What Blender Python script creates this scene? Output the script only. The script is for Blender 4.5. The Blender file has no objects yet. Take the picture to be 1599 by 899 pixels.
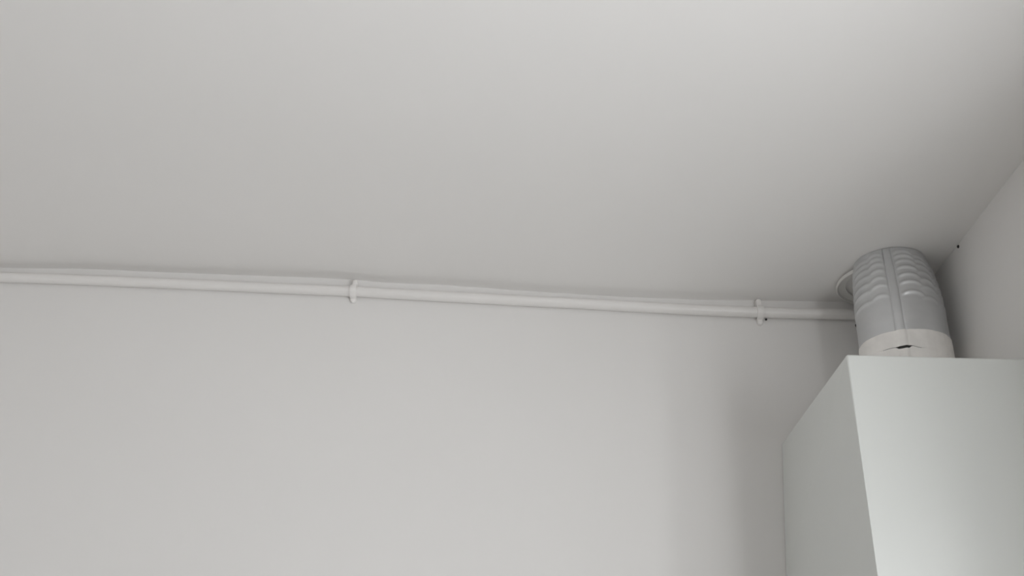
import bpy, bmesh, math, random
from mathutils import Matrix, Vector
random.seed(4)
S = bpy.context.scene
C = S.collection
H = 1.6                      # eye height of the camera above the floor
ZC = H + 1.0                 # ceiling
YW = 1.836                   # back wall
XR = 0.793                   # right wall
XL, YF = -2.3, -2.9          # left wall and the wall behind the viewer

# ------------------------------------------------------------------ camera
cd = bpy.data.cameras.new('camera'); cam = bpy.data.objects.new('camera', cd); C.objects.link(cam)
r = Vector((0.99762261, 0.03230311, 0.06087392))
d = Vector((0.03791969, 0.48027145, -0.87629985))
f = Vector((-0.05754321, 0.87652487, 0.47790473))
m = Matrix((r, -d, -f)).transposed().to_4x4()
m.translation = Vector((0, 0, H))
cam.matrix_world = m
cd.sensor_width = 36; cd.lens = 36 * 1400 / 1599; cd.clip_start = 0.02
S.camera = cam

# ------------------------------------------------------------------ light
w = bpy.data.worlds.new('sky'); S.world = w; w.use_nodes = True
bg = w.node_tree.nodes['Background']
bg.inputs[0].default_value = (0.75, 0.85, 1.0, 1); bg.inputs[1].default_value = 1.0
WY0, WY1, WZ0, WZ1 = -0.75, 0.85, 0.95, 2.2       # window opening in the right wall

def area(name, loc, rot, sx, sy, power, col):
    l = bpy.data.lights.new(name, 'AREA'); l.shape = 'RECTANGLE'; l.size = sx; l.size_y = sy
    l.energy = power; l.color = col
    o = bpy.data.objects.new(name, l); C.objects.link(o); o.location = loc; o.rotation_euler = rot
    return o
# daylight of the window in the right wall
HZ = WZ1 - WZ0 - 0.12
DAY = (0.984, 0.995, 1.008)
area('window_daylight_far_sash', (XR + 0.11, -0.40, (WZ0+WZ1)/2), (0, math.radians(86), 0), HZ, 0.58, 28.0, DAY)
area('window_daylight_mullion_side', (XR + 0.11, 0.07, (WZ0+WZ1)/2), (0, math.radians(86), 0), HZ, 0.34, 8.5, DAY)
area('window_daylight_near_sash', (XR + 0.11, 0.41, (WZ0+WZ1)/2 + 0.05), (0, math.radians(86), 0), HZ - 0.1, 0.30, 2.2, DAY)
# added strip lamp by the jamb, sharpens the shadow edge on the back wall
area('added_jamb_strip', (XR + 0.105, WY1-0.235, (WZ0+WZ1)/2 + 0.05), (0, math.radians(86), 0), HZ - 0.1, 0.09, 4.6, DAY)
area('rear_fill', (0.0, YF + 0.02, 1.5), (math.radians(90), 0, 0), 1.2, 1.3, 1.5, DAY)  # added fill lamp before the closed rear wall, no window there
S.view_settings.view_transform = 'Standard'; S.view_settings.look = 'None'
S.view_settings.gamma = 1; S.view_settings.use_curve_mapping = False
S.view_settings.exposure = -0.20
S.cycles.max_bounces = 14; S.cycles.diffuse_bounces = 10

# ------------------------------------------------------------------ materials
def mat(name, col, rough=0.6, metal=0.0, bump=0.0, bscale=40, vary=0.0, vscale=3, spec=0.5, detail=4):
    mt = bpy.data.materials.new(name); mt.use_nodes = True
    nt = mt.node_tree; b = nt.nodes['Principled BSDF']
    b.inputs['Base Color'].default_value = (*col, 1); b.inputs['Roughness'].default_value = rough
    b.inputs['Metallic'].default_value = metal; b.inputs['Specular IOR Level'].default_value = spec
    tc = nt.nodes.new('ShaderNodeTexCoord')
    if vary:
        n = nt.nodes.new('ShaderNodeTexNoise'); n.inputs['Scale'].default_value = vscale; n.inputs['Detail'].default_value = 3
        nt.links.new(tc.outputs['Object'], n.inputs['Vector'])
        cr = nt.nodes.new('ShaderNodeValToRGB')
        cr.color_ramp.elements[0].position = 0.35; cr.color_ramp.elements[1].position = 0.65
        cr.color_ramp.elements[0].color = (*[c*(1-vary) for c in col], 1)
        cr.color_ramp.elements[1].color = (*[min(1, c*(1+vary)) for c in col], 1)
        nt.links.new(n.outputs[0], cr.inputs[0]); nt.links.new(cr.outputs[0], b.inputs['Base Color'])
    if bump:
        n = nt.nodes.new('ShaderNodeTexNoise'); n.inputs['Scale'].default_value = bscale; n.inputs['Detail'].default_value = detail
        nt.links.new(tc.outputs['Object'], n.inputs['Vector'])
        bp = nt.nodes.new('ShaderNodeBump'); bp.inputs['Strength'].default_value = bump; bp.inputs['Distance'].default_value = 0.002
        nt.links.new(n.outputs[0], bp.inputs['Height']); nt.links.new(bp.outputs[0], b.inputs['Normal'])
    return mt
M = dict(
    wall=mat('wall_paint', (0.79, 0.781, 0.770), 0.85, bump=0.12, bscale=30, vary=0.006, vscale=2, spec=0.25),
    ceil=mat('ceiling_paint', (0.845, 0.836, 0.824), 0.9, bump=0.12, bscale=25, vary=0.006, vscale=2, spec=0.2),
    floor=mat('floor_laminate', (0.36, 0.345, 0.325), 0.5, vary=0.1, vscale=6),
    pipe=mat('gloss_pipe_paint', (0.82, 0.805, 0.79), 0.38, bump=0.25, bscale=60, vary=0.01, vscale=8),
    clip=mat('clip_plastic', (0.83, 0.815, 0.80), 0.45),
    box=mat('white_enamel', (0.69, 0.71, 0.69), 0.32, spec=0.4, bump=0.03, bscale=8),
    foil=mat('grey_duct_foil', (0.66, 0.67, 0.68), 0.29, metal=0.6, bump=0.12, bscale=90, vary=0.04, vscale=20),
    tape=mat('pale_foil_tape', (0.90, 0.88, 0.855), 0.45, metal=0.0, bump=0.4, bscale=70, vary=0.04, vscale=35),
    dark=mat('dark_nail_and_gap_shade', (0.03, 0.03, 0.028), 0.8),  # nails and rivet, also the painted shade in the tape slit
    rim=mat('collar_enamel', (0.80, 0.79, 0.77), 0.4, metal=0.0, vary=0.02),
    frame=mat('window_frame_plastic', (0.82, 0.82, 0.81), 0.35),
)
g = bpy.data.materials.new('window_glass'); g.use_nodes = True
b = g.node_tree.nodes['Principled BSDF']; b.inputs['Transmission Weight'].default_value = 1; b.inputs['Roughness'].default_value = 0; b.inputs['IOR'].default_value = 1.45
M['glass'] = g

# ------------------------------------------------------------------ helpers
def obj(name, bm, mt, parent=None, smooth=False):
    bmesh.ops.recalc_face_normals(bm, faces=bm.faces)
    me = bpy.data.meshes.new(name); bm.to_mesh(me); bm.free(); me.materials.append(mt)
    if smooth:
        for p in me.polygons: p.use_smooth = True
        me.set_sharp_from_angle(angle=math.radians(50))
    o = bpy.data.objects.new(name, me); C.objects.link(o)
    if parent is not None:
        o.parent = parent
        o.matrix_parent_inverse = Matrix.Translation(parent.location).inverted()
    return o
def struct(name, bm, mt, parent=None):
    o = obj(name, bm, mt, parent)
    if parent is None: o['kind'] = 'structure'
    return o
def tag(o, label, cat, group=None):
    o['label'] = label; o['category'] = cat
    if group: o['group'] = group
    return o
def empty(name, loc, label, cat, group=None):
    o = bpy.data.objects.new(name, None); C.objects.link(o); o.location = loc; o.empty_display_size = 0.05
    return tag(o, label, cat, group)
def bx(bm, a, b_):
    vs = [bm.verts.new((x, y, z)) for z in (a[2], b_[2]) for y in (a[1], b_[1]) for x in (a[0], b_[0])]
    for q in ((0,2,3,1),(4,5,7,6),(0,1,5,4),(2,6,7,3),(0,4,6,2),(1,3,7,5)): bm.faces.new([vs[i] for i in q])
def box(a, b_):
    bm = bmesh.new(); bx(bm, a, b_); return bm
def grid_skin(bm, rows, closed=False):
    """rows of points joined by quads; returns vertex rows"""
    R = [[bm.verts.new(p) for p in row] for row in rows]
    for i in range(len(R)-1):
        n = len(R[i])
        for j in range(n if closed else n-1):
            k = (j+1) % n
            bm.faces.new((R[i][j], R[i][k], R[i+1][k], R[i+1][j]))
    return R
def interp(tab, x):
    if x <= tab[0][0]: return tab[0][1]
    for (x0, y0), (x1, y1) in zip(tab, tab[1:]):
        if x <= x1:
            t = (x-x0)/(x1-x0); t = t*t*(3-2*t); return y0+(y1-y0)*t
    return tab[-1][1]

# ------------------------------------------------------------------ room shell
# the plaster of the ceiling waves a little where it meets the back wall
WAVE = [(-2.2,0.002),(-1.361,0.003),(-1.124,0.0085),(-0.965,0.0075),(-0.576,0.0081),(-0.495,0.0064),(-0.41,0.002),(-0.286,0.0018),
        (-0.21,-0.001),(-0.097,-0.0056),(-0.015,-0.008),(0.067,-0.0103),(0.133,-0.0116),(0.31,-0.0115),(0.441,-0.0074),(0.542,-0.0046),(0.70,-0.001)]
bm = bmesh.new()
xs = [XL + (XR-XL)*i/220 for i in range(221)]
dist = [0,0.01,0.02,0.035,0.05,0.07,0.1,0.14,0.2,0.3,0.5,1.0,2.0,3.5,YW-YF]
low = [[(x, YW-dd, ZC + interp(WAVE, x)*math.exp(-(dd/0.12))) for x in xs] for dd in dist]
R = grid_skin(bm, low)
T = [[bm.verts.new((v.co.x, v.co.y, ZC+0.15)) for v in (row[0], row[-1])] for row in (R[0], R[-1])]
bm.faces.new((T[0][0], T[0][1], T[1][1], T[1][0]))
bm.faces.new([T[0][0]] + R[0][:] + [T[0][1]])
bm.faces.new([T[1][0]] + R[-1][:] + [T[1][1]])
bm.faces.new([T[0][0]] + [r_[0] for r_ in R] + [T[1][0]])
bm.faces.new([T[0][1]] + [r_[-1] for r_ in R] + [T[1][1]])
ceiling = struct('ceiling', bm, M['ceil'])
for p in ceiling.data.polygons: p.use_smooth = len(p.vertices) == 4 and abs(p.normal.z) > .5
ceiling.data.set_sharp_from_angle(angle=math.radians(50))
struct('floor', box((XL, YF, -0.1), (XR, YW, 0)), M['floor'])
struct('wall_back', box((XL, YW, 0), (XR+0.25, YW+0.15, ZC+0.15)), M['wall'])
struct('wall_left', box((XL-0.15, YF, 0), (XL, YW, ZC+0.15)), M['wall'])
struct('wall_front', box((XL-0.15, YF-0.15, 0), (XR+0.25, YF, ZC+0.15)), M['wall'])
bm = bmesh.new()
bx(bm, (XR, YF, 0), (XR+0.25, YW, WZ0)); bx(bm, (XR, YF, WZ1), (XR+0.25, YW, ZC+0.15))
bx(bm, (XR, YF, WZ0), (XR+0.25, WY0, WZ1)); bx(bm, (XR, WY1, WZ0), (XR+0.25, YW, WZ1))
struct('wall_right', bm, M['wall'])
# the daylight window (out of the picture, to the right of the viewer)
wn = bpy.data.objects.new('window_1', None); C.objects.link(wn); wn.location = (XR+0.14, (WY0+WY1)/2, WZ0); wn['kind'] = 'structure'
bm = bmesh.new(); a, b_ = XR+0.12, XR+0.18
bx(bm, (a, WY0, WZ0), (b_, WY0+0.06, WZ1)); bx(bm, (a, WY1-0.06, WZ0), (b_, WY1, WZ1))
bx(bm, (a, WY0+0.06, WZ0), (b_, WY1-0.06, WZ0+0.06)); bx(bm, (a, WY0+0.06, WZ1-0.06), (b_, WY1-0.06, WZ1))
bx(bm, (a, -0.05, WZ0+0.06), (b_, 0.02, WZ1-0.06))
obj('window_frame', bm, M['frame'], wn)
for y0, y1 in ((WY0+0.06, -0.05), (0.02, WY1-0.06)):
    obj('pane', box((XR+0.145, y0, WZ0+0.06), (XR+0.151, y1, WZ1-0.06)), M['glass'], wn)

# ------------------------------------------------------------------ white cabinet (boiler housing) on the back wall
ZT = H + 0.6515
lv = [(H-0.15, 0.4800, 0.457), (H+0.38, 0.4777, 0.457), (ZT, 0.4743, 0.4714)]     # z, x of the front left edge, x of the rear left edge
bm = bmesh.new(); rows = []
for z, xf, xb in lv:
    rows.append([bm.verts.new(p) for p in ((xf, 1.381, z), (XR-0.004, 1.370, z), (XR-0.004, YW-0.002, z), (xb, YW-0.002, z))])
for i in range(2):
    for j in range(4):
        k = (j+1) % 4; bm.faces.new((rows[i][j], rows[i][k], rows[i+1][k], rows[i+1][j]))
bm.faces.new(rows[0]); bm.faces.new(rows[2])
bm.edges.ensure_lookup_table()
ed = [e for e in bm.edges if not all(abs(v.co.z-(H+0.38)) < 1e-6 for v in e.verts)]
bmesh.ops.bevel(bm, geom=ed, offset=0.0035, segments=4, profile=0.5, affect='EDGES')
cab = obj('wall_cabinet', bm, M['box'])
tag(cab, 'white smooth box-shaped cabinet hung in the corner below the grey duct', 'cabinet')
for p in cab.data.polygons: p.use_smooth = p.area < 0.004

# ------------------------------------------------------------------ grey duct from cabinet top to ceiling
DX, DY, DR = 0.688, 1.662, 0.0853
Z0, Z1 = ZT + 0.0005, ZC - 0.0005
fa = math.atan2(-DX, -DY)     # azimuth of the side that looks at the room
def axis(z):
    t = max(0.0, (z-H-0.86)/0.14)
    return DX - 0.003*t*t, DY + 0.004*t*t, DR - 0.0145*t*t
def win(a, lo, hi, s=4.0):
    return 1/(1+math.exp(-(a-lo)/s*2.2)) * 1/(1+math.exp((a-hi)/s*2.2))
LOBES = [(9, 34, 0.0, 0.0), (37, 58, -0.010, -0.0002), (62, 84, -0.016, 0.0), (-30, -10, 0.0, 0.0), (-80, -34, -0.007, 0.0002)]
def relief(a, z):
    """pleats pressed in the sheet (a: degrees from the front, positive to the right)"""
    v = 0.0
    for lo, hi, off, sl in LOBES:
        g = 0.6 if hi < 0 else (0.65 if lo > 30 else 1.0)
        wn_ = win(a, lo, hi)
        if wn_ < 0.01: continue
        for zr in (0.8866, 0.911, 0.929, 0.9470, 0.9635, 0.9770, 0.9885):
            zk = H + zr + off + sl*(a-(lo+hi)/2)
            bow = 0.004*(((a-(lo+hi)/2)/((hi-lo)/2))**2)
            q = (z-zk+bow)/0.0038
            if abs(q) < 3: v += g*wn_*math.exp(-q*q)
    return 0.0034*v
SEAM0, SEAM1 = -7.0, 4.6
def seam(a):
    return -0.0016*math.exp(-((a-SEAM0)/0.8)**2) - 0.0016*math.exp(-((a-SEAM1)/0.8)**2)
def ring(z, dr=0.0, n=360, rel=True, extra=None, a0=-180.0, a1=180.0, closed=True):
    cx, cy, rr = axis(z); pts = []
    for i in range(n if closed else n+1):
        a = a0 + (a1-a0)*i/n
        q = rr + dr + (relief(a, z) + seam(a) if rel else 0) + (extra(a) if extra else 0)
        th = fa - math.radians(a)
        pts.append((cx + q*math.sin(th), cy + q*math.cos(th), z))
    return pts
duct = empty('flue_duct', (DX, DY, Z0), 'grey metal flue duct with pressed pleats rising from cabinet to ceiling', 'duct')
bm = bmesh.new(); N = 170
rows = [ring(Z0 + (Z1-Z0)*i/N) for i in range(N+1)]
R = grid_skin(bm, rows, True); bm.faces.new(R[0]); bm.faces.new(R[-1])
tube = obj('tube', bm, M['foil'], duct, True)
tube.data.set_sharp_from_angle(angle=math.radians(85))
# folded lock seam: a raised strip down the front
bm = bmesh.new(); rows = []
zs = [H+0.803 + (ZC-0.004-H-0.803)*i/60 for i in range(61)]
for z in zs:
    cx, cy, rr = axis(z); row = []
    for a, q in ((SEAM0+0.9, 0.0002), (SEAM0+1.0, 0.0013), (SEAM0+1.6, 0.0018), (-1.2, 0.0014), (SEAM1-1.6, 0.0020), (SEAM1-1.0, 0.0014), (SEAM1-0.9, 0.0002)):
        th = fa - math.radians(a); row.append((cx+(rr+q)*math.sin(th), cy+(rr+q)*math.cos(th), z))
    rows.append(row)
grid_skin(bm, rows)
st = obj('seam_strip', bm, M['foil'], duct, True)
# two wraps of pale foil tape at the foot, open a little over the seam
def tape_relief(a):
    return 0.0020*win(a, SEAM0+0.5, SEAM1-0.5, 1.2) - 0.0007*math.exp(-((a-SEAM1-1.2)/1.0)**2) - 0.0005*math.exp(-((a-SEAM0+1.0)/1.0)**2) + 0.0003*math.sin(a*0.23+1) + 0.0002*math.sin(a*0.71)
def tape(name_z0, name_z1, dr):
    bm = bmesh.new(); rows = []
    n = 288
    def zz(fz, a): return fz(a) if callable(fz) else fz
    for inner, t in ((1,0),(0,0),(0,.25),(0,.5),(0,.75),(0,1),(1,1)):
        row = []
        for i in range(n):
            a = -180 + 360*i/n
            z = zz(name_z0, a)*(1-t) + zz(name_z1, a)*t
            cx, cy, rr = axis(z); q = rr + (0.0002 if inner else dr) + tape_relief(a)*(0.8 if inner else 1)
            th = fa - math.radians(a); row.append((cx+q*math.sin(th), cy+q*math.cos(th), z))
        rows.append(row)
    grid_skin(bm, rows, True); return bm
def drop(a): return 0.0055*win(a, 16, 60, 6)
def gap_top(a):      # top edge of the lower wrap
    return H + 0.7686 + 0.0004*math.sin(a*0.3) - 0.0042*win(a, -8, 7, 1.6) - 0.0007*win(a, -27, 22, 4) - drop(a)
def gap_bot(a):      # bottom edge of the upper wrap
    return H + 0.7688 + 0.0004*math.sin(a*0.3) + 0.0007*win(a, -9, 8, 1.6) - drop(a)
obj('tape_band', tape(Z0, gap_top, 0.0011), M['tape'], duct, True)
obj('tape_band', tape(gap_bot, H+0.8035, 0.0013), M['tape'], duct, True)
bm = bmesh.new()  # dark strips set into the slit, their colour stands for its shade
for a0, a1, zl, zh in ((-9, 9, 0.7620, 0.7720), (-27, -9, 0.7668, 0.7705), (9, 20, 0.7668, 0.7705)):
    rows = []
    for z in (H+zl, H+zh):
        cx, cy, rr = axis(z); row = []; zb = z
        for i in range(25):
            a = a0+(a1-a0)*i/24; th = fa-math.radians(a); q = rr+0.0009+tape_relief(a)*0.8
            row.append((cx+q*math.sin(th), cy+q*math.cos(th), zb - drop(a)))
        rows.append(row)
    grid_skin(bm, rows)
obj('gap_shade', bm, M['dark'], duct)['label'] = 'dark strip painted as shade in the slit between the two tape wraps'
# small rivet low on the left flank
def knob(bm, c, nrm, rad, h, seg=14):
    nrm = Vector(nrm).normalized(); t = nrm.orthogonal().normalized(); u = nrm.cross(t); c = Vector(c)
    prev = None; prof = ((1, 0), (1, 0.4), (0.8, 0.8), (0.4, 1.0))
    rows = [[c + nrm*h*pz + (t*math.cos(2*math.pi*i/seg) + u*math.sin(2*math.pi*i/seg))*rad*pr for i in range(seg)] for pr, pz in prof]
    R = grid_skin(bm, rows, True); bm.faces.new(R[0]); bm.faces.new(R[-1])
th = fa - math.radians(-84)
nx, ny = math.sin(th), math.cos(th)
bm = bmesh.new(); knob(bm, (DX+nx*(DR-0.0005), DY+ny*(DR-0.0005), H+0.862), (nx, ny, 0), 0.0032, 0.0022)
obj('rivet', bm, M['dark'], duct, True)['label'] = 'small dark rivet on the left flank'

# ceiling collar around the duct
RX, RY = 0.6945, 1.7375
prof = [(0.0962, -0.0052), (0.0972, -0.0090), (0.0962, -0.0122), (0.0945, -0.0128), (0.0930, -0.0115), (0.0922, -0.0072), (0.0880, -0.0064), (0.0765, -0.0062), (0.0760, -0.0036), (0.0880, -0.0038)]
bm = bmesh.new(); rows = []
for pr, pz in prof + [prof[0]]:
    rows.append([(RX+pr*math.sin(2*math.pi*i/120), RY+pr*math.cos(2*math.pi*i/120), ZC+pz+0.0012*math.sin(2*math.pi*i/120)) for i in range(120)])
grid_skin(bm, rows, True); bmesh.ops.remove_doubles(bm, verts=bm.verts, dist=1e-6)
col = obj('ceiling_collar', bm, M['rim'], None, True)
tag(col, 'thin round metal collar on the ceiling, peeking out left of the duct', 'collar')

# ------------------------------------------------------------------ painted pipe under the ceiling
PR = 0.0123; PY = YW - PR - 0.0006
PATH = [(-2.29,0.969),(-1.343,0.9705),(-1.185,0.9716),(-1.029,0.9713),(-0.904,0.971),(-0.628,0.9692),(-0.491,0.9690),(-0.416,0.9674),(-0.31,0.9652),(-0.206,0.9635),
        (-0.087,0.9616),(0.016,0.9605),(0.118,0.9586),(0.205,0.9568),(0.306,0.9556),(0.436,0.9557),(0.535,0.957),(0.642,0.9590),(0.788,0.9605)]
def pz(x):
    for i in range(len(PATH)-1):
        if x <= PATH[i+1][0]:
            (x0, y0), (x1, y1) = PATH[i], PATH[i+1]
            sl = lambda k: (PATH[min(k+1, len(PATH)-1)][1]-PATH[max(k-1, 0)][1])/(PATH[min(k+1, len(PATH)-1)][0]-PATH[max(k-1, 0)][0])
            hh = x1-x0; t = (x-x0)/hh; a_, c_ = sl(i)*hh, sl(i+1)*hh
            return (2*t**3-3*t*t+1)*y0+(t**3-2*t*t+t)*a_+(-2*t**3+3*t*t)*y1+(t**3-t*t)*c_
    return PATH[-1][1]
bm = bmesh.new(); rows = []
for i in range(401):
    x = -2.29 + (0.788+2.29)*i/400
    rows.append([(x, PY + PR*math.cos(2*math.pi*j/28), H + pz(x) + PR*math.sin(2*math.pi*j/28)) for j in range(28)])
R = grid_skin(bm, rows, True); bm.faces.new(R[0]); bm.faces.new(R[-1])
pipe = obj('ceiling_pipe', bm, M['pipe'], None, True)
tag(pipe, 'long white painted pipe running along the wall just under the ceiling', 'pipe')

# saddle clips: a strap over the pipe with a round-ended lug above and below
def clip(x, zlo, zhi, lean, label):
    zc = H + pz(x); root = empty('pipe_clip', (x, YW, H+zlo), label, 'clip', 'white saddle clips holding the pipe')
    # path of the strap's outer side in (y out from wall, z)
    R0 = PR + 0.0036; cy_ = YW - PY
    prof = [(0.0035, H+zhi)]
    prof += [(0.0046, zc + R0*1.02)]
    for k in range(0, 17):
        a = math.radians(78 - 156*k/16); prof.append((cy_ + R0*math.cos(a), zc + R0*math.sin(a)))
    prof += [(0.0050, zc - R0*1.05)]
    prof = [prof[0]] + [p for p in prof[1:]]
    wd = 0.0072
    bm = bmesh.new(); rows = []
    for yo, z in prof[1:]:
        xo = x + lean*(z-zc)
        row = []
        for u, inn in ((-1, 0.0042), (-1, 0.0006), (-0.75, 0), (0, -0.0004), (0.75, 0), (1, 0.0006), (1, 0.0042)):
            dy, dz = yo-cy_, z-zc; L = math.hypot(dy, dz); s = (L-inn)/L
            row.append((xo+u*wd, YW-max(0.0004, cy_+dy*s), zc+dz*s))
        rows.append(row)
    R = grid_skin(bm, rows); bm.faces.new(R[0]); bm.faces.new(R[-1])
    for i in range(len(R)-1): bm.faces.new((R[i][0], R[i+1][0], R[i+1][-1], R[i][-1]))
    obj('strap', bm, M['clip'], root, True)
    # lugs: flat tongues on the wall with a round end
    for zend, z_in, th_ in ((zlo, zc-PR-0.001, 0.0095), (zhi, zc+PR*0.8, 0.0150)):
        s = 1 if H+zend > z_in else -1; rw = 0.0066; ze = H+zend - s*rw
        out = [(-rw, z_in), (rw, z_in)]
        out += [(rw*math.cos(math.radians(t)), ze + s*rw*math.sin(math.radians(t))) for t in range(0, 181, 15)]
        bm = bmesh.new(); rows = []
        for sc, dep in ((1, 0.0003), (1, th_*0.7), (0.85, th_*0.92), (0.55, th_)):
            zm = (z_in+ze)/2
            rows.append([(x + lean*(z-zc) + px*sc, YW-dep, zm+(z-zm)*(1-(1-sc)*0.35)) for px, z in out])
        R = grid_skin(bm, rows, True); bm.faces.new(R[0]); bm.faces.new(R[-1])
        bmesh.ops.remove_doubles(bm, verts=bm.verts, dist=1e-6)
        obj('lug', bm, M['clip'], root, True)
    return root
clip(-0.488, 0.9430, 1.0005, -0.02, 'white painted pipe clip left of the middle, far from the duct')
c2 = clip(0.4450, 0.9275, 0.9905, -0.03, 'white painted pipe clip nearest the duct and cabinet')
bm = bmesh.new(); knob(bm, (0.4605, YW-0.0002, H+0.9440), (0, -1, 0), 0.0024, 0.0035)
nl = obj('nail', bm, M['dark'], None, True)
tag(nl, 'tiny dark nail in the wall under the pipe, right of the clip by the duct', 'nail')
bm = bmesh.new(); knob(bm, (XR-0.0002, 1.577, ZC-0.006), (-1, 0, 0), 0.0032, 0.003)
nl = obj('nail', bm, M['dark'], None, True)
tag(nl, 'tiny dark nail head high on the right wall just below the ceiling', 'nail')
